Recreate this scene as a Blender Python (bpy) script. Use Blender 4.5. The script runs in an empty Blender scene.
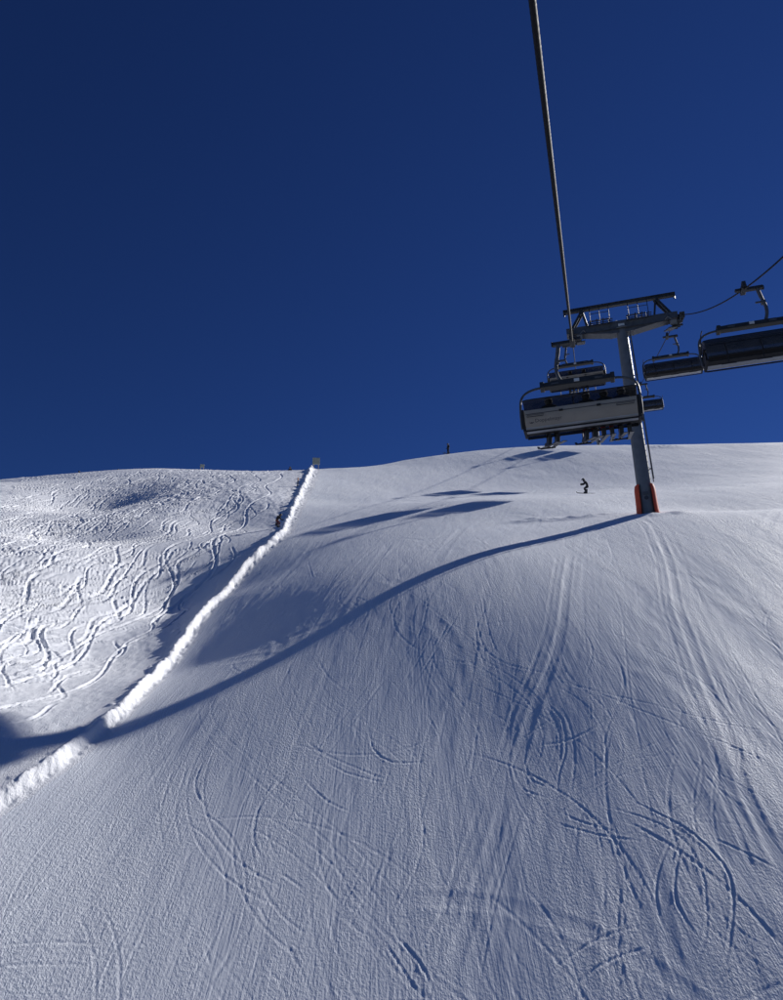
import bpy, bmesh, math, random
import numpy as np
from mathutils import Vector, Matrix

# ------------------------------------------------------------------ camera, sky, sun, exposure
scene = bpy.context.scene
COL = scene.collection
R = math.radians

cam_data = bpy.data.cameras.new("camera")
cam_data.sensor_fit = 'VERTICAL'
cam_data.sensor_height = 24.0
cam_data.lens = 18.0
cam_data.clip_start = 0.05
cam_data.clip_end = 5000.0
cam = bpy.data.objects.new("camera", cam_data)
cam.location = (0.0, 0.0, 0.0)
cam.rotation_euler = (R(90 + 23), 0.0, 0.0)
COL.objects.link(cam)
scene.camera = cam

SUN_AZ = R(50.0)      # clockwise from +Y
SUN_EL = R(34.5)

world = bpy.data.worlds.new("World")
scene.world = world
world.use_nodes = True
wn, wl = world.node_tree.nodes, world.node_tree.links
wn.clear()
sky = wn.new("ShaderNodeTexSky")
sky.sky_type = 'NISHITA'
sky.sun_disc = False
sky.sun_elevation = SUN_EL
sky.sun_rotation = SUN_AZ
sky.altitude = 2600.0
sky.air_density = 1.0
sky.dust_density = 0.0
sky.ozone_density = 8.0
hs = wn.new("ShaderNodeHueSaturation")
hs.inputs["Hue"].default_value = 0.511
hs.inputs["Saturation"].default_value = 1.06
hs.inputs["Value"].default_value = 0.70
bg = wn.new("ShaderNodeBackground")
bg.inputs["Strength"].default_value = 0.05
wo = wn.new("ShaderNodeOutputWorld")
gm = wn.new("ShaderNodeGamma")
gm.inputs["Gamma"].default_value = 1.2
wl.new(sky.outputs[0], gm.inputs["Color"])
wl.new(gm.outputs[0], hs.inputs["Color"])
wl.new(hs.outputs[0], bg.inputs["Color"])
wl.new(bg.outputs[0], wo.inputs["Surface"])

sun_data = bpy.data.lights.new("sun", 'SUN')
sun_data.energy = 5.0
sun_data.angle = R(0.5)
sun_data.color = (1.0, 0.97, 0.93)
sun = bpy.data.objects.new("sun", sun_data)
sd = Vector((math.sin(SUN_AZ) * math.cos(SUN_EL), math.cos(SUN_AZ) * math.cos(SUN_EL), math.sin(SUN_EL)))
sun.rotation_euler = sd.to_track_quat('Z', 'Y').to_euler()
sun.location = sd * 200
COL.objects.link(sun)

scene.view_settings.view_transform = 'Standard'
scene.view_settings.look = 'None'
scene.view_settings.gamma = 1.0
scene.view_settings.use_curve_mapping = False
scene.view_settings.exposure = 0.1
scene.cycles.max_bounces = 6
scene.cycles.diffuse_bounces = 3
# ------------------------------------------------------------------ terrain heights (world metres, camera at the origin)
GROUND = np.array([
    # piste, mid and near
    (0, 0, -11.2), (0, 11.6, -2.19), (-4.6, 11.4, -2.1), (6, 11.4, -1.5), (14, 11.4, -0.6), (-8, 4, -7.4), (14, 0, -9.8), (0, -20, -27), (-25, -15, -20), (30, -15, -19),
    (11.1, 31.1, 12.39), (8.6, 29.1, 11.08), (6.5, 27.3, 9.9), (3.0, 24.3, 8.05), (0.3, 22.0, 6.2),
    (-1.8, 20.3, 4.47), (-4.0, 18.4, 2.85), (-5.2, 17.4, 2.08), (-6.3, 16.6, 1.48), (-7.0, 14.5, 0.35),
    (2, 16.2, 1.5), (10, 18.0, 3.75), (20, 20.0, 6.0), (20, 30, 12.5), (35, 30, 13.8), (50, 10, 1), (11.86, 32.14, 13.0),
    (8.2, 34, 13.35), (18, 36, 14.6), (6.4, 44.5, 18.9), (20, 46, 20.0), (17.7, 62, 27.3), (35, 62, 29.0),
    (0, 62, 27.0), (10, 80, 38.0), (40, 84, 42.0),
    (8.8, 100, 49.7), (8.8, 112, 53.0), (1.2, 92, 44.8), (1.2, 106, 49.3), (48.4, 105, 53.6), (22, 105, 53.3), (-7.3, 80, 38.0), (-8.0, 96, 43.0), (90, 105, 53), (90, 60, 28), (70, 30, 12), (90, 0, -6),
    # edge bank foot
    (-6.5, 22, 3.95), (-6.4, 29.5, 8.5), (-5.7, 38, 13.8), (-7.25, 55, 23.4), (-8.0, 70, 32.5),
    # powder field left of the bank
    (-7.7, 15.4, 1.32), (-10.3, 22, 4.55), (-9.0, 31, 8.3), (-9.3, 25, 5.55), (-14.6, 31.5, 10.5), (-13, 38, 13.8),
    (-8.9, 44, 16.9), (-9.9, 54, 23.4), (-10.3, 64, 29.3), (-12.1, 74, 34.8), (-22.8, 54, 22.9), (-22.3, 42, 16.5), (-13.5, 26.5, 7.3), (-23.7, 62, 27.8), (-16.9, 36, 13.1),
    (-13.5, 82, 38.3), (-15, 96, 42.5), (-29.2, 82, 38.75), (-43, 75, 34.3), (-40, 58, 26.5), (-30, 96, 41.0), (-50, 92, 35.5), (-52, 75, 31.0), (-41.2, 72, 32.6), (-37, 66, 29.8), (-40, 35, 14), (-30, 20, 6.5), (-15, 12, 0.3), (-70, 50, 20), (-60, 10, 3),
    # behind the crest
    (0, 145, 50), (50, 145, 53), (100, 150, 50), (-50, 135, 40), (-90, 100, 32), (0, 200, 35), (80, 200, 35), (-80, 190, 30),
    (0, 300, 0), (150, 300, -10), (-150, 300, -10), (200, 120, 40), (-180, 100, 25), (220, -20, -20), (-200, -20, -25),
], float)

def _tps(d2):
    return 0.5 * d2 * np.log(d2 + 1e-9)

def _fit(P, lam):
    n = len(P)
    d2 = ((P[:, None, :2] - P[None, :, :2]) ** 2).sum(-1)
    A = np.zeros((n + 3, n + 3))
    A[:n, :n] = _tps(d2) + lam * np.eye(n)
    A[:n, n] = 1; A[:n, n + 1:] = P[:, :2]
    A[n, :n] = 1; A[n + 1:, :n] = P[:, :2].T
    return np.linalg.solve(A, np.concatenate([P[:, 2], np.zeros(3)]))

_W = _fit(GROUND, 1.5)

def _ss(a, b, t):
    t = np.clip((t - a) / (b - a), 0, 1); return t * t * (3 - 2 * t)

def roll_h(x, y):
    """the piste rolls over to the left above the bank"""
    w = _ss(11, 20, y) * (1 - _ss(28, 40, y)) * _ss(-14, -8.5, x) * (1 - _ss(3, 9, x))
    return w * 0.38 * (_ss(-9.5, -1.0, x) - 0.7)

def base_h(x, y):
    x = np.asarray(x, float); y = np.asarray(y, float)
    z = _W[-3] + _W[-2] * x + _W[-1] * y
    for (px, py, _), w in zip(GROUND, _W):
        z = z + w * _tps((x - px) ** 2 + (y - py) ** 2)
    return z + roll_h(x, y)
# ski and groomer tracks on the piste, world metres: G groomer seam, s strong carve, d pair of skis, l light carve, w wide scrape, f faint
TRACKS = [
    ('G', [(9.87,26.09),(9.19,23.64),(7.98,20.39),(7.51,18.75),(7.04,17.09),(6.76,15.84),(6.4,14.57),(6.17,13.81)]),
    ('l', [(6.64,21.74),(6.3,20.12),(5.7,18.26),(5.24,16.83),(4.96,15.8),(4.73,14.82)]),
    ('w', [(7.8,21.52),(6.89,20.26),(6.99,19.71),(7.12,19.05),(6.69,18.17),(5.91,17.45),(5.15,16.94)]),
    ('d', [(8.13,18.36),(7.8,17.0),(7.4,15.33)]),
    ('l', [(7.41,17.27),(6.99,15.8)]),
    ('l', [(3.67,17.59),(4.7,16.96),(5.5,16.5),(6.78,15.65),(7.64,15.25)]),
    ('l', [(4.26,17.26),(5.01,16.58),(5.77,15.82),(6.48,15.11),(7.07,14.37)]),
    ('l', [(4.66,19.53),(5.01,18.92),(4.82,18.12),(4.37,17.39)]),
    ('d', [(3.48,16.88),(3.58,16.3),(3.49,15.59),(3.28,14.97),(3.05,14.44)]),
    ('l', [(5.59,21.53),(6.73,22.79),(7.47,24.11),(8.11,26.62)]),
    ('w', [(6.49,24.89),(5.13,21.16),(4.34,18.98),(3.8,17.82)]),
    ('f', [(5.18,18.97),(6.66,18.87),(8.02,18.71)]),
    ('f', [(4.71,21.54),(7.0,21.75),(8.86,21.89)]),
    ('f', [(9.68,23.01),(9.92,22.0),(9.58,21.19),(8.39,20.03),(7.78,19.29)]),
    ('l', [(9.06,21.55),(8.71,20.43)]),
    ('l', [(10.05,20.2),(10.05,19.53)]),
    ('l', [(9.32,18.86),(9.42,18.01)]),
    ('s', [(5.98,14.36),(5.24,13.83),(4.63,13.41),(4.16,12.91),(3.9,12.47),(3.83,12.04),(3.92,11.81)]),
    ('s', [(6.02,14.24),(5.2,13.65),(4.64,13.18),(4.29,12.68),(4.14,12.28),(4.19,11.84),(4.26,11.67)]),
    ('s', [(4.09,14.33),(4.66,13.7),(4.9,13.35),(5.08,12.77),(5.0,12.34),(4.71,11.86),(4.39,11.45),(3.97,11.08)]),
    ('l', [(3.57,14.24),(4.22,13.85),(4.61,13.47),(4.75,13.05),(4.66,12.5),(4.3,11.78),(3.88,11.4),(3.6,11.15)]),
    ('l', [(2.97,14.16),(3.3,13.89),(3.77,13.62)]),
    ('l', [(2.73,14.05),(3.38,13.66),(4.07,13.38)]),
    ('l', [(5.17,13.21),(5.57,12.8),(5.83,12.46)]),
    ('G', [(6.38,14.73),(6.16,13.98),(6.0,13.19),(5.81,12.37)]),
    ('w', [(3.47,13.2),(3.21,12.42),(2.78,11.28)]),
    ('w', [(2.89,12.47),(2.45,11.33)]),
    ('f', [(5.37,11.75),(4.84,11.52),(4.09,11.19)]),
    ('d', [(2.53,21.36),(2.43,19.67),(2.49,18.73),(2.66,18.3)]),
    ('l', [(0.55,21.97),(1.17,20.66),(1.73,19.76),(2.37,18.75),(2.77,18.23),(3.91,17.63)]),
    ('w', [(2.66,18.3),(2.07,17.87),(1.44,17.13),(1.15,16.42),(1.03,15.82),(1.05,15.34)]),
    ('G', [(6.23,24.71),(4.82,20.43),(4.32,19.06),(3.57,17.57),(3.04,16.65),(2.57,15.65),(2.33,15.12)]),
    ('w', [(-2.46,20.12),(-1.74,21.95),(-1.04,23.68),(-0.08,31.96)]),
    ('s', [(-0.46,16.41),(-0.37,15.97),(0.03,15.63),(0.69,15.64)]),
    ('l', [(-1.97,19.3),(-1.47,18.17),(-0.88,17.51)]),
    ('l', [(-1.92,16.4),(-1.44,15.93),(-0.82,15.58),(0.03,15.16)]),
    ('f', [(0.53,18.73),(1.43,18.5),(2.28,18.23)]),
    ('d', [(-0.2,18.23),(-1.03,16.62),(-1.6,15.6)]),
    ('l', [(0.64,17.49),(0.25,16.84)]),
    ('l', [(1.6,22.51),(2.02,21.55),(2.47,21.27)]),
    ('l', [(2.97,23.35),(3.0,21.5),(3.49,20.5)]),
    ('f', [(2.62,16.71),(2.43,16.11),(2.15,15.72)]),
    ('l', [(0.76,16.9),(1.0,16.25)]),
    ('d', [(2.77,15.79),(2.47,15.34),(2.55,14.85),(2.93,14.63)]),
    ('s', [(3.38,16.88),(3.6,16.36),(3.42,15.5),(3.06,14.91)]),
    ('d', [(1.51,20.26),(0.86,18.69),(0.19,17.43)]),
    ('l', [(2.15,21.02),(1.33,19.26),(0.58,17.92)]),
    ('s', [(-0.11,12.31),(0.31,11.69),(0.35,11.57)]),
    ('s', [(0.03,12.41),(0.37,12.03),(0.56,11.63)]),
    ('s', [(-1.81,15.66),(-2.32,14.86),(-2.39,14.37),(-2.32,13.91),(-2.04,13.5)]),
    ('l', [(-1.34,15.55),(-2.0,14.61),(-2.16,14.21),(-1.97,13.77),(-1.74,13.53)]),
    ('d', [(-0.15,15.7),(-0.28,15.07),(-0.99,14.21)]),
    ('l', [(0.55,14.38),(0.52,13.79),(0.24,13.08),(-0.05,12.57)]),
    ('G', [(2.12,14.8),(1.75,13.89),(1.39,13.17),(1.16,12.59),(0.92,12.13),(0.71,11.66)]),
    ('l', [(2.33,14.44),(2.07,13.85),(1.55,12.72),(1.1,11.51)]),
    ('w', [(2.71,13.97),(2.17,13.4),(1.65,12.95),(1.11,12.38),(0.52,11.87)]),
    ('l', [(-1.37,15.74),(-0.88,15.4),(-0.14,15.16)]),
    ('l', [(-1.68,15.28),(-1.18,14.76),(-0.68,14.51)]),
    ('l', [(-1.77,13.37),(-1.33,13.09)]),
    ('d', [(-0.25,13.76),(-0.47,13.11),(-0.78,12.53)]),
    ('l', [(-2.03,12.86),(-1.79,12.52)]),
    ('l', [(-1.53,12.36),(-1.25,11.96)]),
    ('w', [(-1.62,11.71),(-1.39,12.16),(-1.12,12.53),(-0.42,13.24)]),
    ('d', [(-4.21,15.92),(-4.06,14.82),(-3.92,14.3),(-3.56,13.6)]),
    ('s', [(-3.75,15.88),(-3.75,15.29),(-3.57,14.89),(-3.3,14.59)]),
    ('w', [(-6.54,13.72),(-5.95,14.69),(-5.13,16.0)]),
    ('l', [(-5.58,12.21),(-5.73,13.0),(-5.72,13.72),(-5.67,14.25)]),
    ('l', [(-5.55,12.16),(-5.43,12.76),(-5.19,13.53),(-4.82,14.12)]),
    ('l', [(-4.86,14.33),(-4.81,13.98)]),
    ('w', [(-5.54,12.37),(-5.03,12.93),(-4.17,14.3)]),
    ('s', [(-4.63,12.35),(-4.44,12.73),(-4.13,13.15)]),
    ('d', [(-3.68,11.5),(-3.72,12.07),(-3.61,12.36)]),
    ('l', [(-2.64,12.2),(-2.47,11.95)]),
    ('w', [(-2.36,13.75),(-2.99,12.75),(-3.53,11.75)]),
    ('f', [(-3.1,15.83),(-2.93,15.02)]),
    ('f', [(-5.26,11.71),(-4.67,12.25),(-3.92,12.89)]),
    ('f', [(-5.11,11.48),(-4.36,12.09),(-3.6,13.07)]),
    ('l', [(0.08,32.6),(-0.43,27.55),(-1.05,24.02)]),
    ('l', [(0.29,30.03),(0.24,25.52),(0.3,22.9)]),
    ('l', [(1.58,31.99),(1.77,27.84)]),
    ('w', [(3.4,33.78),(2.36,28.8),(1.42,23.9)]),
    ('l', [(3.49,29.44),(3.57,25.06)]),
    ('l', [(1.56,22.47),(2.07,21.27)]),
    ('l', [(4.21,27.91),(4.13,24.2),(5.07,23.07)]),
    ('l', [(-0.58,25.71),(-0.03,23.18)]),
    ('f', [(2.92,23.0),(2.85,21.98)]),
    ('s', [(15.11,37.53),(17.17,38.14),(19.61,37.95)]),
    ('l', [(10.04,25.71),(10.73,26.06),(13.43,25.87)]),
    ('w', [(17.39,31.17),(14.69,27.31),(13.55,25.84)]),
    ('G', [(10.94,30.48),(10.63,28.5),(10.0,26.27),(9.31,24.04)]),
    ('w', [(-3.86,37.05),(-4.55,29.97),(-5.12,25.56)]),
    ('l', [(-1.26,32.35),(-2.08,25.82),(-2.36,22.14)]),
    ('s', [(-3.85,32.8),(-3.04,27.9)]),
    ('f', [(-3.95,26.36),(-3.94,24.73),(-2.58,21.5)]),
    ('l', [(-1.96,29.22),(-2.27,24.12),(-2.47,21.82)]),
]
# ------------------------------------------------------------------ relief: noise, bank, tracks
_rng = np.random.RandomState(7)
_G = _rng.uniform(0, 2 * np.pi, 4096)
_GX, _GY = np.cos(_G).astype(np.float32), np.sin(_G).astype(np.float32)

def perlin(x, y, seed=0):
    xi = np.floor(x).astype(np.int64); yi = np.floor(y).astype(np.int64)
    fx = (x - xi).astype(np.float32); fy = (y - yi).astype(np.float32)
    def g(i, j, dx, dy):
        h = ((i * 73856093) ^ (j * 19349663) ^ (seed * 83492791 + 1013)) & 0x7fffffff
        h = ((h >> 7) ^ h * 31) & 4095
        return _GX[h] * dx + _GY[h] * dy
    u = fx * fx * fx * (fx * (fx * 6 - 15) + 10); v = fy * fy * fy * (fy * (fy * 6 - 15) + 10)
    a = g(xi, yi, fx, fy); b = g(xi + 1, yi, fx - 1, fy)
    c = g(xi, yi + 1, fx, fy - 1); d = g(xi + 1, yi + 1, fx - 1, fy - 1)
    return (a + u * (b - a)) + v * ((c + u * (d - c)) - (a + u * (b - a)))

def fbm(x, y, octs, seed=0, gain=0.5):
    s = 0; a = 1.0
    for k in range(octs):
        s = s + a * perlin(x * 2 ** k + 17.3 * k, y * 2 ** k - 9.1 * k, seed + k); a *= gain
    return s

# grid: rows across the slope, columns fanning out downhill, finer close to the lift
_ys = [3.0]
while _ys[-1] < 330.0:
    y = _ys[-1]
    if y < 10.3: dy = 0.08
    elif y < 110.0: dy = min(max(0.019, 0.00021 * (y - 5.0) ** 2), 0.145 if y < 68 else 0.24)
    else: dy = 0.21 + (y - 110) * 0.05
    _ys.append(y + dy)
YS = np.array(_ys)
FAN = 6.0
US = np.concatenate([np.linspace(-3.0, -0.80, 30)[:-1], np.linspace(-0.80, -0.50, 70)[:-1], np.linspace(-0.50, 0.50, 1000), np.linspace(0.50, 0.85, 70)[1:], np.linspace(0.85, 3.0, 30)[1:]])
NR, NC = len(YS), len(US)
GXX = US[None, :] * (YS[:, None] + FAN)
GYY = np.repeat(YS[:, None], NC, 1)

BANK = np.array([(-8.8, 3.0), (-8.1, 8.0), (-7.35, 12.64), (-7.0, 14.44), (-6.6, 15.39), (-6.3, 16.69), (-6.26, 18.45), (-6.83, 22.78), (-6.98, 26.89), (-7.16, 33.02), (-6.57, 36.07), (-5.94, 38.64), (-6.71, 46.55), (-7.27, 54.27), (-7.67, 61.45), (-8.02, 67.86), (-9.02, 77.86), (-13.02, 115.0), (-30.0, 340.0)])
def bank_x(y):
    # smooth centre line through the bank points
    t = np.asarray(y, float)
    s = 0
    for o in (-1.6, -0.8, 0, 0.8, 1.6):
        s = s + np.interp(t + o, BANK[:, 1], BANK[:, 0])
    return s / 5.0

def smooth(a, b, t):
    t = np.clip((t - a) / (b - a), 0, 1); return t * t * (3 - 2 * t)

def coarse_h(x, y):
    """ground height with the bank but without tracks: things are stood on this"""
    return base_h(x, y)

D = np.zeros((NR, NC))
Z0 = np.empty((NR, NC))
for r0 in range(0, NR, 60):
    Z0[r0:r0 + 60] = base_h(GXX[r0:r0 + 60], GYY[r0:r0 + 60])
SIDE = GXX - bank_x(GYY)                   # > 0 on the piste, < 0 in the powder
near = np.clip((GYY - 8) / 70.0, 0, 1)

def stamp(poly, w, d, rim=0.45, rag=0.35, seed=0):
    """press one track into the snow: groove with thrown-up sides, uneven along its length"""
    P = np.asarray(poly, float)
    # smooth resample (Catmull-Rom)
    if len(P) > 2:
        Q = np.vstack([2 * P[0] - P[1], P, 2 * P[-1] - P[-2]])
        out = []
        for i in range(1, len(Q) - 2):
            L = np.hypot(*(Q[i + 1] - Q[i])); n = max(2, int(L / 0.35))
            t = np.linspace(0, 1, n, endpoint=False)[:, None]
            out.append(0.5 * ((2 * Q[i]) + (Q[i + 1] - Q[i - 1]) * t + (2 * Q[i - 1] - 5 * Q[i] + 4 * Q[i + 1] - Q[i + 2]) * t ** 2 + (3 * Q[i] - Q[i - 1] - 3 * Q[i + 1] + Q[i + 2]) * t ** 3))
        P = np.vstack(out + [P[-1:]])
    m = 4.0 * w
    r0, r1 = np.searchsorted(YS, [P[:, 1].min() - m, P[:, 1].max() + m])
    if r1 <= r0: return
    ua = (P[:, 0] - m) / (P[:, 1] + FAN); ub = (P[:, 0] + m) / (P[:, 1] + FAN)
    c0 = max(0, np.searchsorted(US, ua.min() - 0.01)); c1 = min(NC, np.searchsorted(US, ub.max() + 0.01))
    if c1 <= c0: return
    dist = np.full((r1 - r0, c1 - c0), 1e3)
    arc = np.zeros_like(dist)
    al = np.concatenate([[0], np.cumsum(np.hypot(*np.diff(P, axis=0).T))])
    for i in range(len(P) - 1):
        a, b = P[i], P[i + 1]
        ra, rb = np.searchsorted(YS, [min(a[1], b[1]) - m, max(a[1], b[1]) + m])
        ra, rb = max(ra, r0), min(rb, r1)
        if rb <= ra: continue
        ulo = min((min(a[0], b[0]) - m) / (YS[ra] + FAN), (min(a[0], b[0]) - m) / (YS[rb - 1] + FAN))
        uhi = max((max(a[0], b[0]) + m) / (YS[ra] + FAN), (max(a[0], b[0]) + m) / (YS[rb - 1] + FAN))
        ca, cb = max(np.searchsorted(US, ulo), c0), min(np.searchsorted(US, uhi), c1)
        if cb <= ca: continue
        x = GXX[ra:rb, ca:cb]; y = GYY[ra:rb, ca:cb]
        e = b - a; L2 = e @ e + 1e-9
        t = np.clip(((x - a[0]) * e[0] + (y - a[1]) * e[1]) / L2, 0, 1)
        dd = np.hypot(x - a[0] - t * e[0], y - a[1] - t * e[1])
        sub = dist[ra - r0:rb - r0, ca - c0:cb - c0]; sa = arc[ra - r0:rb - r0, ca - c0:cb - c0]
        k = dd < sub
        sub[k] = dd[k]; sa[k] = (al[i] + t * (al[i + 1] - al[i]))[k]
    msk = dist < m
    if not msk.any(): return
    r = dist[msk]; s = arc[msk]
    fade = smooth(0, min(0.8, al[-1] * 0.2), s) * (1 - smooth(al[-1] - min(0.8, al[-1] * 0.2), al[-1], s))
    mod = 1 + rag * 1.6 * perlin(s * 1.7 + seed * 3.1, s * 0 + seed * 0.77, 91)
    rr = r / w
    prof = -np.exp(-rr ** 4) + rim * np.exp(-((rr - 1.55) / 0.5) ** 2) * (1 + rag * 2.0 * perlin(s * 5.0 / max(w * 8, 0.6), rr * 0 + seed * 1.3, 92))
    D[r0:r1, c0:c1][msk] += d * prof * fade * mod

def offset_poly(P, o):
    P = np.asarray(P, float)
    t = np.gradient(P, axis=0); t /= np.hypot(t[:, 0], t[:, 1])[:, None] + 1e-9
    return P + np.stack([-t[:, 1], t[:, 0]], 1) * o

for n, (k, P) in enumerate(TRACKS):
    far = 1 + np.mean([p[1] for p in P]) / 60.0
    if k == 'G':
        stamp(P, 0.075 * far, 0.0062, 0.9, 0.35, n); stamp(offset_poly(P, 0.5), 0.07, 0.002, 0.6, 0.3, n + 50); stamp(offset_poly(P, -0.4), 0.05, 0.004, 0.6, 0.5, n + 70)
    elif k == 's': stamp(P, 0.020 * far, 0.0058, 0.9, 0.3, n)
    elif k == 'd': stamp(offset_poly(P, 0.13), 0.02 * far, 0.0036, 0.9, 0.3, n); stamp(offset_poly(P, -0.13), 0.02 * far, 0.0035, 0.9, 0.3, n + 9)
    elif k == 'l': stamp(P, 0.02 * far, 0.0038, 0.9, 0.4, n)
    elif k == 'w': stamp(P, 0.11 * far, 0.0035, 0.8, 0.3, n)
    else: stamp(P, 0.022 * far, 0.002, 0.6, 0.5, n)

D *= 1.4
rnd = random.Random(11)
# fall-line streaks left by the groomer and by skis running straight
for n in range(420):
    y = rnd.uniform(7, 60) if n % 3 else rnd.uniform(30, 100)
    x = bank_x(y) + 0.9 + rnd.random() ** 0.8 * (0.62 * y + 16)
    L = rnd.uniform(3, 16) * (1 + y / 60); P = []
    lean = rnd.gauss(0, 0.03)
    for j in range(9):
        s_ = smooth(-6.5, 4.0, x)
        ang = (1 - s_) * (0.02 + 0.40 * (1 - smooth(9, 22, y))) + s_ * 0.26 + lean
        P.append((x, y)); x -= math.sin(ang) * L / 8; y -= math.cos(ang) * L / 8
    stamp(P, rnd.choice((0.018, 0.02, 0.026, 0.07)) * (1 + y / 60), rnd.uniform(0.0010, 0.0034), 0.6, 0.5, 200 + n)
# carved turns, alone and in linked pairs
for n in range(1050):
    y = 7 + 60 * rnd.random() ** 1.1
    x = bank_x(y) + 1.0 + rnd.random() * (0.66 * y + 12)
    a = rnd.gauss(0.15, 0.55); kap = rnd.choice((-1, 1)) * rnd.uniform(0.15, 0.55); L = rnd.uniform(1.8, 6.0) * (1 + y / 70)
    P = []
    for j in range(12):
        P.append((x, y)); ang = a + kap * (j - 6) / 12 * L
        x -= math.sin(ang) * L / 12; y -= math.cos(ang) * L / 12
    P = [p for p in P if p[0] > bank_x(p[1]) + 0.8]
    if len(P) < 4: continue
    q = rnd.random(); dd = 0.0014 + 0.0044 * rnd.random() ** 1.6
    if q < 0.35:
        stamp(offset_poly(P, 0.15), 0.02 * (1 + y / 60), dd, 0.7, 0.4, 500 + n); stamp(offset_poly(P, -0.15), 0.02 * (1 + y / 60), dd, 0.7, 0.4, 800 + n)
    elif q < 0.85: stamp(P, rnd.uniform(0.018, 0.028) * (1 + y / 60), dd, 0.7, 0.4, 500 + n)
    else: stamp(P, rnd.uniform(0.10, 0.25), dd * 1.3, 0.6, 0.5, 500 + n)
# long linked turns, both skis
for n in range(70):
    y = rnd.uniform(16, 70); x = bank_x(y) + 2.5 + rnd.random() * (0.6 * y + 8)
    L = rnd.uniform(12, 30); lam = rnd.uniform(5, 12); amp = lam * rnd.uniform(0.10, 0.22); ph = rnd.uniform(0, 6.28); a = rnd.uniform(-0.05, 0.4); P = []
    for j in range(int(L / lam * 10) + 4):
        q = j * lam / 10; o = amp * math.sin(ph + 6.283 * q / lam)
        P.append((x - math.sin(a) * q + math.cos(a) * o, y - math.cos(a) * q - math.sin(a) * o))
    P = [p for p in P if p[1] > 6 and p[0] > bank_x(p[1]) + 0.8]
    if len(P) < 5: continue
    dd = 0.0010 + 0.0024 * rnd.random()
    for o in (-0.13, 0.13): stamp(offset_poly(P, o), 0.02 * (1 + y / 80), dd, 0.9, 0.5, 1200 + n)
D *= smooth(0.15, 0.8, SIDE) * (0.62 + 0.28 * smooth(18, 34, GYY))
# soft unevenness of the groomed snow, and groomer lanes
ca, sa_ = math.cos(0.2), math.sin(0.2)
XR, YR = GXX * ca - GYY * sa_, GXX * sa_ + GYY * ca
pist = smooth(0.0, 0.8, SIDE)
D += pist * (0.014 * fbm(XR / 1.7, YR / 5.0, 2, 3) + 0.07 * perlin(GXX / 7.0, GYY / 8.0, 5))
D += pist * 0.005 * fbm(XR / 0.35, YR / 1.1, 3, 23, 0.6) * (1 + 0.8 * near)
D += pist * 0.035 * smooth(34, 50, GYY) * fbm(GXX / 3.2, GYY / 4.5, 3, 41) * (1 - smooth(115, 130, GYY))
# low fresh drifts on the bench beside the tower
for (cx, cy, rx, ry, h) in ((7.2, 34.6, 1.3, 0.8, 0.17), (8.9, 33.9, 1.0, 0.55, 0.13), (10.2, 34.2, 0.9, 0.5, 0.10), (13.0, 31.4, 0.5, 0.45, 0.12), (11.7, 31.3, 0.8, 0.4, 0.08), (37.5, 92, 3.0, 2.0, 0.25)):
    D += h * np.exp(-((GXX - cx) / rx) ** 2 - ((GYY - cy) / ry) ** 2) * (1 + 0.5 * perlin(GXX * 2, GYY * 2, 8))

# powder field: chopped snow and many swinging tracks
DP = D; D = np.zeros((NR, NC))
def powder_track(x, y, a, amp, lam, L, w, d, seed, drift=0.0):
    P = []; n = int(L / (lam / 8)) + 2; ph = rnd.uniform(0, 6.28)
    for j in range(n):
        s_ = j * L / n
        aa = a + drift * s_ / L
        cx = x - math.sin(a + drift * 0.5 * s_ / L) * s_; cy = y - math.cos(a + drift * 0.5 * s_ / L) * s_
        o = amp * math.sin(ph + 6.283 * s_ / lam) * (0.8 + 0.3 * math.sin(s_ * 0.31 + seed))
        P.append((cx + math.cos(aa) * o, cy - math.sin(aa) * o))
    P = [p for p in P if p[1] > 9 and p[0] < bank_x(p[1]) - 0.9]
    if len(P) > 4: stamp(P, w, d, 0.5, 0.7, seed)
for n in range(340):
    y = rnd.uniform(30, 96); x = bank_x(y) - 2 - rnd.random() * (0.62 * y - 4)
    powder_track(x, y, rnd.uniform(-0.1, 0.6), rnd.uniform(0.25, 0.9), rnd.uniform(5, 11), rnd.uniform(14, 50), rnd.uniform(0.045, 0.085), rnd.uniform(0.025, 0.06), n)
for n in range(300):
    y = rnd.uniform(20, 75); x = bank_x(y) - 1.5 - rnd.random() * 0.45 * y
    powder_track(x, y, rnd.uniform(0.5, 1.15), rnd.uniform(0.05, 0.5), rnd.uniform(8, 20), rnd.uniform(8, 26), rnd.uniform(0.05, 0.10), rnd.uniform(0.025, 0.06), 400 + n, rnd.uniform(-0.4, 0.3))
for n in range(120):
    y = rnd.uniform(15, 30); x = bank_x(y) - 1.3 - rnd.random() * 10
    powder_track(x, y, rnd.uniform(-0.3, 1.2), rnd.uniform(0.1, 0.5), rnd.uniform(2.5, 6), rnd.uniform(3, 10), rnd.uniform(0.03, 0.055), rnd.uniform(0.015, 0.035), 700 + n, rnd.uniform(-0.6, 0.4))
D = np.where(D < 0, -0.26 * np.tanh(-D / 0.26), 0.22 * np.tanh(D / 0.22))
chop = np.clip(fbm(GXX / 12.0, GYY / 15.0, 2, 60) + 0.25 + 0.9 * np.exp(-((SIDE + 8) / 8) ** 2) * smooth(42, 60, GYY), 0, 1.4)
D += 0.055 * chop * fbm(GXX / 0.6, GYY / 0.9, 3, 61, 0.6) + 0.07 * fbm(GXX / 3.5, GYY / 4.0, 2, 66) + 0.012 * fbm(GXX / 0.22, GYY / 0.3, 2, 68)
for (hx, hy, rx, ry, hd) in ((-24.0, 55, 4.0, 6.0, 1.25), (-17.6, 40, 3.6, 3.5, 0.8), (-11.5, 47, 2.5, 5.0, 0.45)):
    D += -hd * np.exp(-((GXX - hx) / rx) ** 2 - ((GYY - hy) / ry) ** 2)
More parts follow.
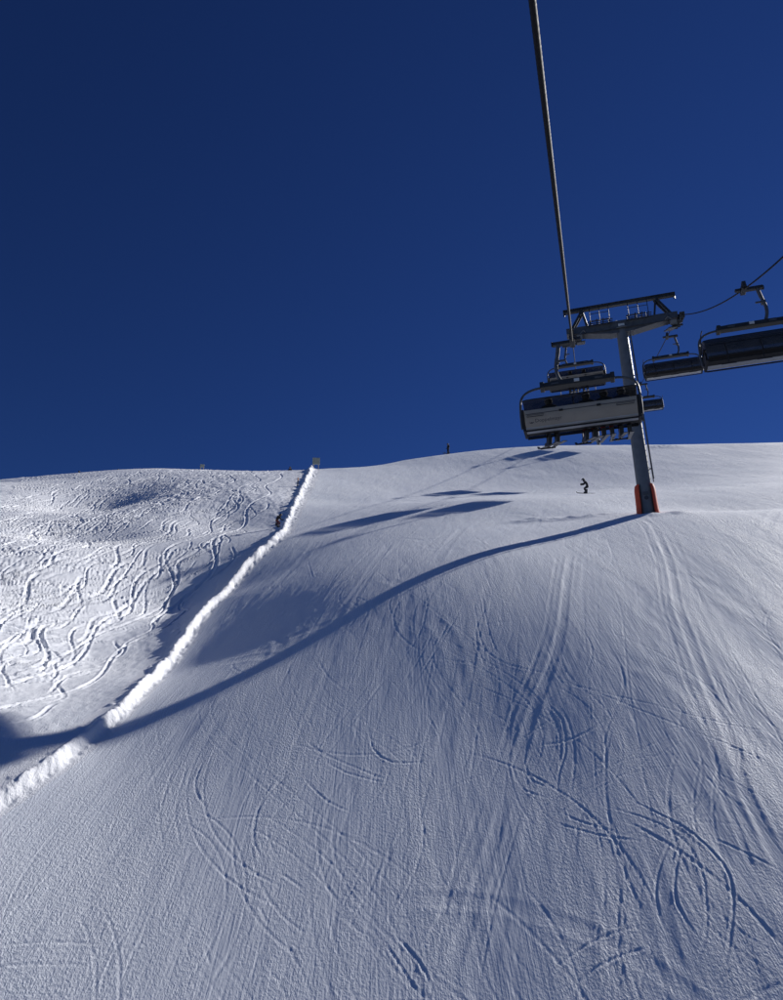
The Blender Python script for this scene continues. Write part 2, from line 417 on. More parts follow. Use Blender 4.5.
D *= 1 - smooth(-1.0, -0.2, SIDE)
D += DP

# the bank along the piste edge: clods pushed up by the groomer
bh = 0.075 + 0.0058 * np.clip(GYY, 0, 110); bw = 0.055 + 0.0053 * np.clip(GYY, 0, 110)
wob = 0.09 * perlin(GYY / 0.9, GYY * 0 + 3.3, 70) + 0.18 * perlin(GYY / 4.0, GYY * 0 + 1.3, 71)
t_ = (SIDE + wob) / bw
step = 1 / (1 + np.exp(3.4 * t_))                                  # powder lies higher than the cut piste edge
decay = np.exp(-np.clip(-t_, 0, None) / (4.0 + 3.0 * smooth(30, 18, GYY)))
rim_ = np.exp(-((t_ + 0.55) / 0.6) ** 2)
lump = fbm(GXX / 0.42, GYY / 0.5, 3, 72, 0.6) * (0.6 + 0.9 * np.clip(perlin(GYY / 2.3, GYY * 0 + 7.7, 79) + 0.3, 0, 1))
bank_mask = np.exp(-(t_ / 1.15) ** 4)
D += bh * (step * decay * (1.3 - 1.1 * smooth(33, 46, GYY)) + (0.35 + 0.25 * smooth(33, 46, GYY)) * rim_ * (1 + 1.0 * perlin(GYY / 0.8, GXX / 2, 76)))
D += bank_mask * (0.030 + 0.0019 * GYY) * lump + (0.03 + 0.0008 * GYY) * bank_mask * fbm(GXX / 0.17, GYY / 0.19, 2, 78)
# clods rolled off the bank
D += 0.07 * np.exp(-((t_ + 2.4) / 1.2) ** 2) * np.clip(perlin(GXX / 0.3, GYY / 0.3, 80) * 2.2 - 0.45, 0, 1)
Z = Z0 + D

def ground_z(x, y):
    """height of the finished snow at a point"""
    r = min(max(int(np.searchsorted(YS, y)), 1), NR - 1)
    c = min(max(int(np.searchsorted(US, x / (YS[r] + FAN))), 1), NC - 1)
    return float(Z[r, c])

# ------------------------------------------------------------------ snow materials
def snow_material(name, streak, grain, tint):
    m = bpy.data.materials.new(name); m.use_nodes = True
    nt = m.node_tree; N, L = nt.nodes, nt.links
    bsdf = N['Principled BSDF']
    bsdf.inputs['Roughness'].default_value = 0.62
    bsdf.inputs['Specular IOR Level'].default_value = 0.18
    tc = N.new('ShaderNodeTexCoord')
    def noise(scale, detail, rot=0.0, rough=0.55):
        mp = N.new('ShaderNodeMapping'); mp.inputs['Scale'].default_value = scale; mp.inputs['Rotation'].default_value = (0, 0, rot)
        L.new(tc.outputs['Object'], mp.inputs['Vector'])
        t = N.new('ShaderNodeTexNoise'); t.inputs['Scale'].default_value = 1.0; t.inputs['Detail'].default_value = detail; t.inputs['Roughness'].default_value = rough
        L.new(mp.outputs[0], t.inputs['Vector']); return t
    a = noise((32, 17, 17), 3, 0.2, 0.65)
    b = noise((24, 0.9, 0.9), 2, 0.16)
    c_ = noise((0.35, 0.2, 0.2), 2)
    add = N.new('ShaderNodeMath'); add.operation = 'MULTIPLY_ADD'
    L.new(b.outputs['Fac'], add.inputs[0]); add.inputs[1].default_value = streak; 
    g = N.new('ShaderNodeMath'); g.operation = 'MULTIPLY'; L.new(a.outputs['Fac'], g.inputs[0]); gm = N.new('ShaderNodeMapRange'); gm.inputs['From Min'].default_value = 0.35; gm.inputs['From Max'].default_value = 0.65; gm.inputs['To Min'].default_value = grain * 0.25; gm.inputs['To Max'].default_value = grain * 1.9
    L.new(noise((0.8, 0.11, 0.11), 4, 0.2).outputs['Fac'], gm.inputs['Value']); L.new(gm.outputs[0], g.inputs[1])
    L.new(g.outputs[0], add.inputs[2])
    bump = N.new('ShaderNodeBump'); bump.inputs['Strength'].default_value = 1.0; bump.inputs['Distance'].default_value = 1.0
    L.new(add.outputs[0], bump.inputs['Height']); L.new(bump.outputs[0], bsdf.inputs['Normal'])
    ramp = N.new('ShaderNodeValToRGB')
    ramp.color_ramp.elements[0].position = 0.3; ramp.color_ramp.elements[0].color = (tint[0] * 0.94, tint[1] * 0.95, tint[2] * 0.97, 1)
    ramp.color_ramp.elements[1].position = 0.7; ramp.color_ramp.elements[1].color = (*tint, 1)
    L.new(c_.outputs['Fac'], ramp.inputs[0]); L.new(ramp.outputs[0], bsdf.inputs['Base Color'])
    return m

SNOW_PISTE = snow_material('groomed_snow', 0.0075, 0.012, (0.86, 0.89, 0.94))
SNOW_POWDER = snow_material('powder_snow', 0.0, 0.011, (0.88, 0.90, 0.94))
SNOW_BANK = snow_material('clod_snow', 0.0, 0.018, (0.89, 0.90, 0.93))

# ------------------------------------------------------------------ build the ground meshes
_idx = np.arange(NR * NC).reshape(NR, NC)
_quads = np.stack([_idx[:-1, :-1], _idx[:-1, 1:], _idx[1:, 1:], _idx[1:, :-1]], -1).reshape(-1, 4)
_co = np.stack([GXX, GYY, Z], -1).reshape(-1, 3)
_tf = t_[:-1, :-1].reshape(-1)
def ground_part(name, mask, mat):
    q = _quads[mask]
    used, inv = np.unique(q, return_inverse=True)
    inv = inv.reshape(q.shape).astype(np.int32)
    me = bpy.data.meshes.new(name)
    me.vertices.add(len(used)); me.vertices.foreach_set('co', _co[used].astype(np.float32).ravel())
    me.loops.add(q.size); me.loops.foreach_set('vertex_index', inv.ravel())
    me.polygons.add(len(q)); me.polygons.foreach_set('loop_start', np.arange(0, q.size, 4, dtype=np.int32))
    me.polygons.foreach_set('use_smooth', np.ones(len(q), bool))
    me.update(calc_edges=True); me.materials.append(mat)
    o = bpy.data.objects.new(name, me); COL.objects.link(o)
    o['kind'] = 'structure'
    return o
ground_part('piste', _tf > 1.9, SNOW_PISTE)['label'] = 'groomed blue-grey ski piste scored with carved tracks'
ground_part('snow_bank', (_tf <= 1.9) & (_tf >= -3.5), SNOW_BANK)['label'] = 'bright lumpy snow bank along the left edge of the piste'
ground_part('powder_slope', _tf < -3.5, SNOW_POWDER)['label'] = 'tracked-out powder slope left of the bank'

# the slope running on downhill behind the lift, joined to the first row of the sheet above
def lower_slope():
    rows = [(_co[:NC]).copy()]
    for k in range(1, 14):
        y = 3.0 - 1.6 * k ** 1.9
        x = GXX[0] * (1 + 0.35 * k)
        rows.append(np.stack([x, np.full(NC, y), Z0[0] - 1.05 * k ** 1.85], -1))
    v = np.stack(rows)[:, ::6]; n, m_ = v.shape[:2]
    i = np.arange(n * m_).reshape(n, m_)
    f = np.stack([i[1:, :-1], i[1:, 1:], i[:-1, 1:], i[:-1, :-1]], -1).reshape(-1, 4)
    me = bpy.data.meshes.new('lower_slope'); me.from_pydata(v.reshape(-1, 3).tolist(), [], f.tolist())
    me.polygons.foreach_set('use_smooth', np.ones(len(f), bool)); me.materials.append(SNOW_PISTE)
    o = bpy.data.objects.new('lower_slope', me); COL.objects.link(o); o['kind'] = 'structure'
    o['label'] = 'snow slope running on downhill below the lift'
lower_slope()



# ------------------------------------------------------------------ materials for built things
def mat(name, col, rough=0.5, metal=0.0, spec=0.5, noise=0.0, nscale=8.0, bump=0.0, alpha=None):
    m = bpy.data.materials.new(name); m.use_nodes = True
    N, L = m.node_tree.nodes, m.node_tree.links
    b = N['Principled BSDF']
    b.inputs['Base Color'].default_value = (*col, 1)
    b.inputs['Roughness'].default_value = rough; b.inputs['Metallic'].default_value = metal
    b.inputs['Specular IOR Level'].default_value = spec
    if alpha is not None: b.inputs['Alpha'].default_value = alpha
    if noise:
        tc = N.new('ShaderNodeTexCoord'); t = N.new('ShaderNodeTexNoise'); t.inputs['Scale'].default_value = nscale; t.inputs['Detail'].default_value = 5
        L.new(tc.outputs['Object'], t.inputs['Vector'])
        r = N.new('ShaderNodeValToRGB')
        r.color_ramp.elements[0].position = 0.3; r.color_ramp.elements[0].color = (*[c * (1 - noise) for c in col], 1)
        r.color_ramp.elements[1].position = 0.7; r.color_ramp.elements[1].color = (*[min(1, c * (1 + noise)) for c in col], 1)
        L.new(t.outputs['Fac'], r.inputs[0]); L.new(r.outputs[0], b.inputs['Base Color'])
        rr = N.new('ShaderNodeMapRange'); rr.inputs['To Min'].default_value = rough * 0.8; rr.inputs['To Max'].default_value = min(1, rough * 1.25)
        L.new(t.outputs['Fac'], rr.inputs['Value']); L.new(rr.outputs[0], b.inputs['Roughness'])
        if bump:
            bn = N.new('ShaderNodeBump'); bn.inputs['Strength'].default_value = bump; bn.inputs['Distance'].default_value = 0.01
            L.new(t.outputs['Fac'], bn.inputs['Height']); L.new(bn.outputs[0], b.inputs['Normal'])
    return m

M = {
    'pylon': mat('galvanised_pylon', (0.17, 0.18, 0.19), 0.5, 0.2, 0.4, 0.15, 3.0),
    'steel': mat('galvanised_steel', (0.11, 0.115, 0.125), 0.55, 0.2, 0.4, 0.2, 6.0),
    'dark': mat('dark_painted_steel', (0.045, 0.047, 0.05), 0.45, 0.2, 0.4, 0.25, 6.0),
    'black': mat('black_rubber', (0.018, 0.018, 0.02), 0.6, 0, 0.3, 0.3, 10.0),
    'rope': mat('greased_rope', (0.011, 0.011, 0.013), 0.7, 0.0, 0.15, 0.3, 30.0),
    'panel': mat('pale_back_shell', (0.33, 0.29, 0.24), 0.42, 0.0, 0.5, 0.08, 2.5),
    'under': mat('grey_seat_shell', (0.36, 0.37, 0.38), 0.45, 0.0, 0.5, 0.10, 3.0),
    'bubble': mat('smoked_bubble', (0.06, 0.06, 0.062), 0.35, 0.0, 0.35, 0.15, 3.0, 0.0, 0.74),
    'cushion': mat('dark_cushion', (0.03, 0.03, 0.035), 0.8, 0, 0.2, 0.2, 14.0, 0.4),
    'pad': mat('orange_pad', (0.55, 0.075, 0.03), 0.6, 0, 0.4, 0.15, 4.0, 0.3),
    'plate': mat('white_number_plate', (0.75, 0.75, 0.73), 0.5),
    'ink': mat('dark_lettering', (0.05, 0.05, 0.06), 0.6),
    'snowcap': mat('settled_snow', (0.85, 0.88, 0.92), 0.7, 0, 0.2, 0.03, 5.0, 0.5),
    'sign': mat('weathered_sign_board', (0.46, 0.47, 0.38), 0.6, 0, 0.4, 0.12, 5.0),
    'wood': mat('grey_timber', (0.30, 0.27, 0.23), 0.8, 0, 0.2, 0.2, 9.0),
    'ski': mat('dark_ski', (0.03, 0.03, 0.035), 0.35), 'helmet': mat('dark_helmet', (0.02, 0.022, 0.028), 0.6),
    'strap': mat('grey_goggle_strap', (0.22, 0.22, 0.23), 0.6), 'skin': mat('skin', (0.5, 0.32, 0.24), 0.6),
    'boot': mat('dark_boot', (0.04, 0.04, 0.045), 0.4), 'boot_pale': mat('pale_boot', (0.22, 0.22, 0.23), 0.4),
    'navy': mat('navy_cloth', (0.015, 0.02, 0.04), 0.85), 'char': mat('charcoal_cloth', (0.02, 0.02, 0.024), 0.85),
    'red': mat('red_cloth', (0.45, 0.04, 0.035), 0.85), 'maroon': mat('maroon_cloth', (0.14, 0.03, 0.03), 0.85),
    'pink': mat('pink_cloth', (0.65, 0.16, 0.22), 0.85), 'grey': mat('grey_cloth', (0.22, 0.23, 0.26), 0.85), 'white': mat('white_cloth', (0.6, 0.6, 0.6), 0.85),
    'orange': mat('orange_marker', (0.7, 0.2, 0.04), 0.5),
}

# ------------------------------------------------------------------ mesh helpers
class MB:
    def __init__(self): self.v = []; self.f = []
    def add(self, vs, fs):
        o = len(self.v); self.v += [tuple(p) for p in vs]; self.f += [tuple(i + o for i in f) for f in fs]; return self
    def box(self, c, s, rot=None, taper=None):
        sx, sy, sz = (q / 2 for q in s); b = min(sx, sy, sz) * 0.18
        # chamfered box: 24 corner points
        bm = bmesh.new(); bmesh.ops.create_cube(bm, size=1.0)
        for q in bm.verts: q.co = Vector((q.co.x * s[0], q.co.y * s[1], q.co.z * s[2]))
        bmesh.ops.bevel(bm, geom=bm.edges[:], offset=b, segments=1, affect='EDGES')
        bm.verts.index_update()
        vs = []
        for q in bm.verts:
            p = q.co.copy()
            if taper: p = taper(p)
            if rot is not None: p = rot @ p
            vs.append(p + Vector(c))
        fs = [[q.index for q in f.verts] for f in bm.faces]; bm.free()
        return self.add(vs, fs)
    def tube(self, pts, r, seg=8, cap=True):
        P = [Vector(p) for p in pts]; rs = r if isinstance(r, (list, tuple)) else [r] * len(P)
        vs = []; t0 = (P[1] - P[0]).normalized()
        n = t0.cross(Vector((0, 0, 1)))
        if n.length < 1e-3: n = t0.cross(Vector((1, 0, 0)))
        n.normalize()
        for i, p in enumerate(P):
            t = (P[min(i + 1, len(P) - 1)] - P[max(i - 1, 0)]).normalized()
            n = (n - t * n.dot(t)).normalized(); b = t.cross(n)
            for k in range(seg):
                a = 2 * math.pi * k / seg
                vs.append(p + (n * math.cos(a) + b * math.sin(a)) * rs[i])
        fs = []
        for i in range(len(P) - 1):
            for k in range(seg):
                k2 = (k + 1) % seg
                fs.append((i * seg + k, i * seg + k2, (i + 1) * seg + k2, (i + 1) * seg + k))
        if cap:
            fs.append(tuple(range(seg - 1, -1, -1))); fs.append(tuple((len(P) - 1) * seg + k for k in range(seg)))
        return self.add(vs, fs)
    def sheet(self, grid, thick):
        """curved shell from a grid of points, given thickness along its normals"""
        n, m = len(grid), len(grid[0]); G = [[Vector(p) for p in r] for r in grid]
        N = []
        for i in range(n):
            for j in range(m):
                a = G[min(i + 1, n - 1)][j] - G[max(i - 1, 0)][j]; b = G[i][min(j + 1, m - 1)] - G[i][max(j - 1, 0)]
                N.append(a.cross(b).normalized())
        top = [G[i][j] for i in range(n) for j in range(m)]
        bot = [G[i][j] - N[i * m + j] * thick for i in range(n) for j in range(m)]
        q = n * m; fs = []
        for i in range(n - 1):
            for j in range(m - 1):
                a, b, c, d = i * m + j, i * m + j + 1, (i + 1) * m + j + 1, (i + 1) * m + j
                fs += [(a, d, c, b), (q + a, q + b, q + c, q + d)]
        rim = [j for j in range(m)] + [i * m + m - 1 for i in range(1, n)] + [(n - 1) * m + j for j in range(m - 2, -1, -1)] + [i * m for i in range(n - 2, 0, -1)]
        for k in range(len(rim)):
            a, b = rim[k], rim[(k + 1) % len(rim)]; fs.append((a, b, q + b, q + a))
        return self.add(top + bot, fs)
    def build(self, name, material, parent=None, smooth=False, angle=35):
        me = bpy.data.meshes.new(name); me.from_pydata([tuple(p) for p in self.v], [], self.f)
        bm = bmesh.new(); bm.from_mesh(me); bmesh.ops.recalc_face_normals(bm, faces=bm.faces[:]); bm.to_mesh(me); bm.free()
        if smooth:
            me.polygons.foreach_set('use_smooth', [True] * len(me.polygons)); me.set_sharp_from_angle(angle=R(angle))
        me.materials.append(material)
        o = bpy.data.objects.new(name, me); COL.objects.link(o)
        if parent is not None: o.parent = parent
        return o

def tag(o, label, cat, group=None):
    o['label'] = label; o['category'] = cat
    if group: o['group'] = group
    return o
def thing(name, label, cat, loc, rz=0.0, group=None):
    o = bpy.data.objects.new(name, None); o.empty_display_size = 0.3
    o.location = loc; o.rotation_euler = (0, 0, rz); COL.objects.link(o)
    return tag(o, label, cat, group)
def copy_tree(o, parent=None):
    c = o.copy(); COL.objects.link(c); c.parent = parent
    for ch in list(o.children): copy_tree(ch, c)
    return c
def arc(p0, p1, p2, n=6):
    a, b, c = Vector(p0), Vector(p1), Vector(p2)
    return [(a * (1 - t) ** 2 + b * 2 * t * (1 - t) + c * t * t) for t in [i / n for i in range(n + 1)]]

# ------------------------------------------------------------------ chairlift
PSI = R(16.09)
LDIR = Vector((math.sin(PSI), math.cos(PSI), 0)); PDIR = Vector((math.cos(PSI), -math.sin(PSI), 0))
TOWER = Vector((11.86, 32.14, 0)); HALF = 2.5; ZC = 23.55
TZ = ground_z(11.86, 32.14)

def rope_z(s, side):
    if s >= 0:
        return ZC + 0.495 * s + (0.0009 * s * (s - 92) if s < 92 else 0.30 * 0 - 0.0035 * (s - 92) ** 2 * 0.2)
    if side < 0:
        y = s * 0.9613 + 32.83
        return 4.72 + 0.5136 * (y - 3.1) + 0.00729 * (y - 3.1) * (y - 16.3)
    w = -s * 0.9613
    return ZC - 0.768 * w + 0.0075 * w * w
def rope_at(s, side):
    p = TOWER + LDIR * s + PDIR * (HALF * side + (0.3 if side > 0 else 0.0))
    return Vector((p.x, p.y, rope_z(s, side)))

def rope(side, label):
    # six twisted strands: one lobed section turned along the rope
    ss = []; s = -48.0 if side < 0 else -44.0
    while s < 150:
        ss.append(s); d = abs(s + 33.0)
        s += 0.02 if (side < 0 and -34.5 < s < -22) else (0.08 if s < -8 else 0.6)
    seg = 18; mb = MB(); vs = []
    for s in ss:
        p = rope_at(s, side); t = (rope_at(s + 0.05, side) - rope_at(s - 0.05, side)).normalized()
        n = PDIR; b = t.cross(n)
        tw = -2 * math.pi * s / 0.36
        for k in range(seg):
            a = 2 * math.pi * k / seg
            rr = 0.0245 * (0.90 + 0.12 * abs(math.cos(3 * (a - tw))))
            vs.append(p + (n * math.cos(a) + b * math.sin(a)) * rr)
    fs = [(i * seg + k, i * seg + (k + 1) % seg, (i + 1) * seg + (k + 1) % seg, (i + 1) * seg + k) for i in range(len(ss) - 1) for k in range(seg)]
    mb.add(vs, fs)
    return tag(mb.build('haul_rope', M['rope'], None, True, 60), label, 'cable', 'haul ropes of the chairlift')
rope(-1, 'thick twisted steel rope running overhead down from the top of the picture to the tower')
rope(1, 'dark steel rope sloping in from the right edge to the right end of the tower')

# ---- tower
def make_tower(label, loc, top, full=True):
    h = top
    t = thing('lift_tower', label, 'tower', loc, -PSI, 'towers of the chairlift')
    # local frame: X across the line (right), Y uphill, Z up, origin at the snow
    py = MB(); n = 20
    zs = [-1.2, 0, h * 0.5, h - 0.35]; rs = [0.36, 0.35, 0.31, 0.27]
    vs = [(rs[i] * math.cos(2 * math.pi * k / n), rs[i] * math.sin(2 * math.pi * k / n), zs[i]) for i in range(4) for k in range(n)]
    fs = [(i * n + k, i * n + (k + 1) % n, (i + 1) * n + (k + 1) % n, (i + 1) * n + k) for i in range(3) for k in range(n)]
    fs += [tuple(range(n - 1, -1, -1)), tuple(3 * n + k for k in range(n))]
    py.add(vs, fs); pylon = py.build('pylon', M['pylon'], t, True)
    # flange rings
    for z, r_ in ((h - 0.42, 0.40), (h * 0.5, 0.40)):
        MB().tube([(0, 0, z - 0.03), (0, 0, z + 0.03)], r_, 20).build('flange', M['pylon'], pylon, True)
    # ladder on the sunny side
    ld = MB()
    for sx in (-0.19, 0.19): ld.tube([(0.46, sx, 1.6), (0.38, sx, h - 0.3)], 0.024, 6)
    k = 1.8
    while k < h - 0.4:
        f_ = (k - 1.6) / (h - 1.9); ld.tube([(0.46 - 0.08 * f_, -0.19, k), (0.46 - 0.08 * f_, 0.19, k)], 0.014, 5); k += 0.3
    for k in (2.2, 4.8, 7.4): ld.box((0.40, 0, k), (0.14, 0.05, 0.05))
    ld.build('ladder', M['steel'], t)
    # crossarm, deeper in the middle, with a little snow on its back
    HW = HALF + 0.25
    ca = MB(); st = [(-HW, 0.17), (-HW + 0.5, 0.20), (-0.55, 0.36), (0.55, 0.36), (HW - 0.5, 0.20), (HW, 0.17)]
    zt = h - 0.05; vs = []
    for x, d in st: vs += [(x, -0.24, zt + 0.10), (x, 0.24, zt + 0.10), (x, 0.24, zt + 0.10 - 2 * d), (x, -0.24, zt + 0.10 - 2 * d)]
    fs = [(i * 4 + k, i * 4 + (k + 1) % 4, (i + 1) * 4 + (k + 1) % 4, (i + 1) * 4 + k) for i in range(5) for k in range(4)] + [(3, 2, 1, 0), (20, 21, 22, 23)]
    ca.add(vs, fs)
    for x, d in st[1:-1]: ca.box((x, 0, zt + 0.10 - d), (0.05, 0.53, 2 * d + 0.03))
    arm = ca.build('crossarm', M['steel'], t)
    sn = MB(); g = []
    for i in range(26):
        x = -1.55 + 3.1 * i / 25
        g.append([(x, y, zt + 0.105 + max(0.0, 0.05 + 0.03 * math.sin(i * 1.9) + 0.02 * math.sin(i * 0.7)) * (1 - (abs(y) / 0.225) ** 4) * (1 if 0 < i < 25 else 0)) for y in (-0.22, -0.15, 0, 0.15, 0.22)])
    sn.sheet(g, 0.004); sn.build('snow_cap', M['snowcap'], arm, True)
    MB().box((0, -0.26, zt - 0.22), (0.30, 0.02, 0.20)).build('number_plate', M['plate'], arm)
    # maintenance gantry above
    gz = h + 1.22; GW = 2.82
    gb = MB(); gb.box((0, 0, gz), (2 * GW, 0.20, 0.15)); gb.box((0, 0, gz + 0.085), (2 * GW, 0.30, 0.025)); gb.build('gantry_beam', M['dark'], t)
    for sx in (-1, 1):
        for dy in (-0.16, 0.16):
            MB().tube([(sx * 1.65, dy, zt + 0.05), (sx * 1.85, dy * 0.5, gz - 0.05)], 0.05, 6).build('strut', M['dark'], t)
            MB().box((0, 0, 0), (0.13, 0.07, 1.32), Matrix.Rotation(sx * -0.52, 3, 'Y')).build('strut', M['dark'], t).location = (sx * 2.12, dy, (zt + gz) / 2 + 0.03)
    for sx in (-1, 1):
        MB().tube([(sx * (GW - 0.05), 0, gz), (sx * (GW - 0.05), 0, gz - 0.22)], 0.04, 8).build('hoist_eye', M['dark'], t)
    # catwalk handrails
    for x0, x1 in ((-1.5, -0.55), (0.4, 1.35)):
        for yy in (-0.62, 0.62):
            hr = MB()
            for x in (x0, (x0 + x1) / 2, x1): hr.tube([(x, yy, zt + 0.02), (x, yy, zt + 0.95)], 0.017, 5)
            for z in (0.5, 0.95): hr.tube([(x0, yy, zt + z), (x1, yy, zt + z)], 0.017, 5)
            hr.build('handrail', M['black'], t)
        g_ = MB()
        for yy in (-0.62, -0.45, -0.31, 0.31, 0.45, 0.62): g_.box(((x0 + x1) / 2, yy, zt + 0.02), (x1 - x0 + 0.3, 0.05, 0.03))
        for k in range(4): g_.box((x0 + (x1 - x0) * k / 3, 0, zt + 0.125), (0.05, 1.28, 0.03))
        g_.build('catwalk', M['dark'], t)
    # lower stay rod under the arm
    MB().tube([(-HW + 0.2, -0.3, zt - 0.42), (HW - 0.2, -0.3, zt - 0.42)], 0.022, 6).build('conduit', M['dark'], t)
    # sheave trains, tilted with the rope
    for sx in (-1, 1):
        s0 = MB(); tilt = Matrix.Rotation(R(30), 4, 'X'); off = Vector((sx * HALF + (0.3 if sx > 0 else 0.0), 0, h))
        def P(y, z, x=0.0): return tilt @ Vector((x, y, z)) + off
        rot3 = tilt.to_3x3()
        s0.box(P(0, -0.42), (0.09, 2.3, 0.16), rot3)
        for y in (-0.75, 0.75): s0.box(P(y, -0.33, 0.06), (0.05, 1.2, 0.10), rot3); s0.box(P(y, -0.33, -0.06), (0.05, 1.2, 0.10), rot3)
        s0.box(P(0, -0.42, -sx * 0.12), (0.34, 0.24, 0.24), rot3)
        train = s0.build('sheave_frame', M['steel'], t)
        for y in (-1.12, -0.37, 0.37, 1.12):
            w = MB(); c = Vector((0, y, -0.235)); n = 18; vs = []
            for r_, x in ((0.06, -0.06), (0.20, -0.055), (0.205, -0.03), (0.175, -0.012), (0.175, 0.012), (0.205, 0.03), (0.20, 0.055), (0.06, 0.06)):
                for k in range(n): vs.append(tilt @ (c + Vector((x, r_ * math.cos(2 * math.pi * k / n), r_ * math.sin(2 * math.pi * k / n)))) + off)
            fs = [(i * n + k, i * n + (k + 1) % n, (i + 1) * n + (k + 1) % n, (i + 1) * n + k) for i in range(7) for k in range(n)] + [tuple(range(n)), tuple(7 * n + k for k in range(n))]
            w.add(vs, fs).build('sheave', M['black'], t, True)
        cw = MB()                                              # narrow service platform beside the sheaves
        cw.box(P(0, -0.66, -sx * 0.42), (0.42, 2.4, 0.05), rot3)
        for y in (-1.0, 0, 1.0): cw.box(P(y, -0.60, -sx * 0.2), (0.5, 0.06, 0.10), rot3)
        cw.build('service_platform', M['dark'], t)
        bx = MB(); bx.box(P(-0.95, -0.42, -sx * 0.36), (0.30, 0.34, 0.26), rot3); bx.tube([P(-0.95, -0.3, -sx * 0.36), P(-0.9, -0.1, -sx * 0.6), P(0.2, -0.25, -sx * 0.8)], 0.02, 6); bx.build('junction_box', M['pylon'], t)
        for y in (-1.42, 1.42): MB().box(P(y, -0.16), (0.24, 0.06, 0.30), rot3).build('rope_catcher', M['dark'], t)
    if full:
        # padding: two orange half shells leaving the downhill and uphill faces free
        for a0, a1, nm in ((R(-52), R(70), 'right'), (R(110), R(232), 'left')):
            g = []
            for i in range(9):
                z = -0.35 + 1.68 * i / 8; r_ = 0.405 + 0.05 * (1 - i / 8) ** 2 + (0.02 if 0 < i < 8 else -0.015)
                g.append([(r_ * math.cos(a0 + (a1 - a0) * k / 14), r_ * math.sin(a0 + (a1 - a0) * k / 14), z) for k in range(15)])
            pd = MB().sheet(g, 0.05).build('impact_pad', M['pad'], t, True)
            for z in (0.25, 0.75, 1.2):
                r_ = 0.405 + 0.05 * (1 - (z + 0.35) / 1.68) ** 2 + 0.027
                MB().tube([(r_ * math.cos(a0 + (a1 - a0) * k / 14), r_ * math.sin(a0 + (a1 - a0) * k / 14), z) for k in range(15)], 0.012, 5).build('strap', M['black'], pd)
        MB().box((0, -0.352, 0.85), (0.26, 0.03, 0.16)).build('notice_plate', M['steel'], t)
        MB().tube([(0, -0.34, 0.62), (0, -0.37, 0.62)], 0.10, 14).build('emblem', M['ink'], t)
    return t
make_tower('grey tubular lift tower with orange pads round its foot standing on the piste', (TOWER.x, TOWER.y, TZ), ZC - TZ)
q = TOWER + LDIR * 92; tz2 = ground_z(q.x, q.y)
make_tower('farther lift tower beyond the skyline behind the nearest chair', (q.x, q.y, tz2), rope_z(92, 1) - tz2, False)

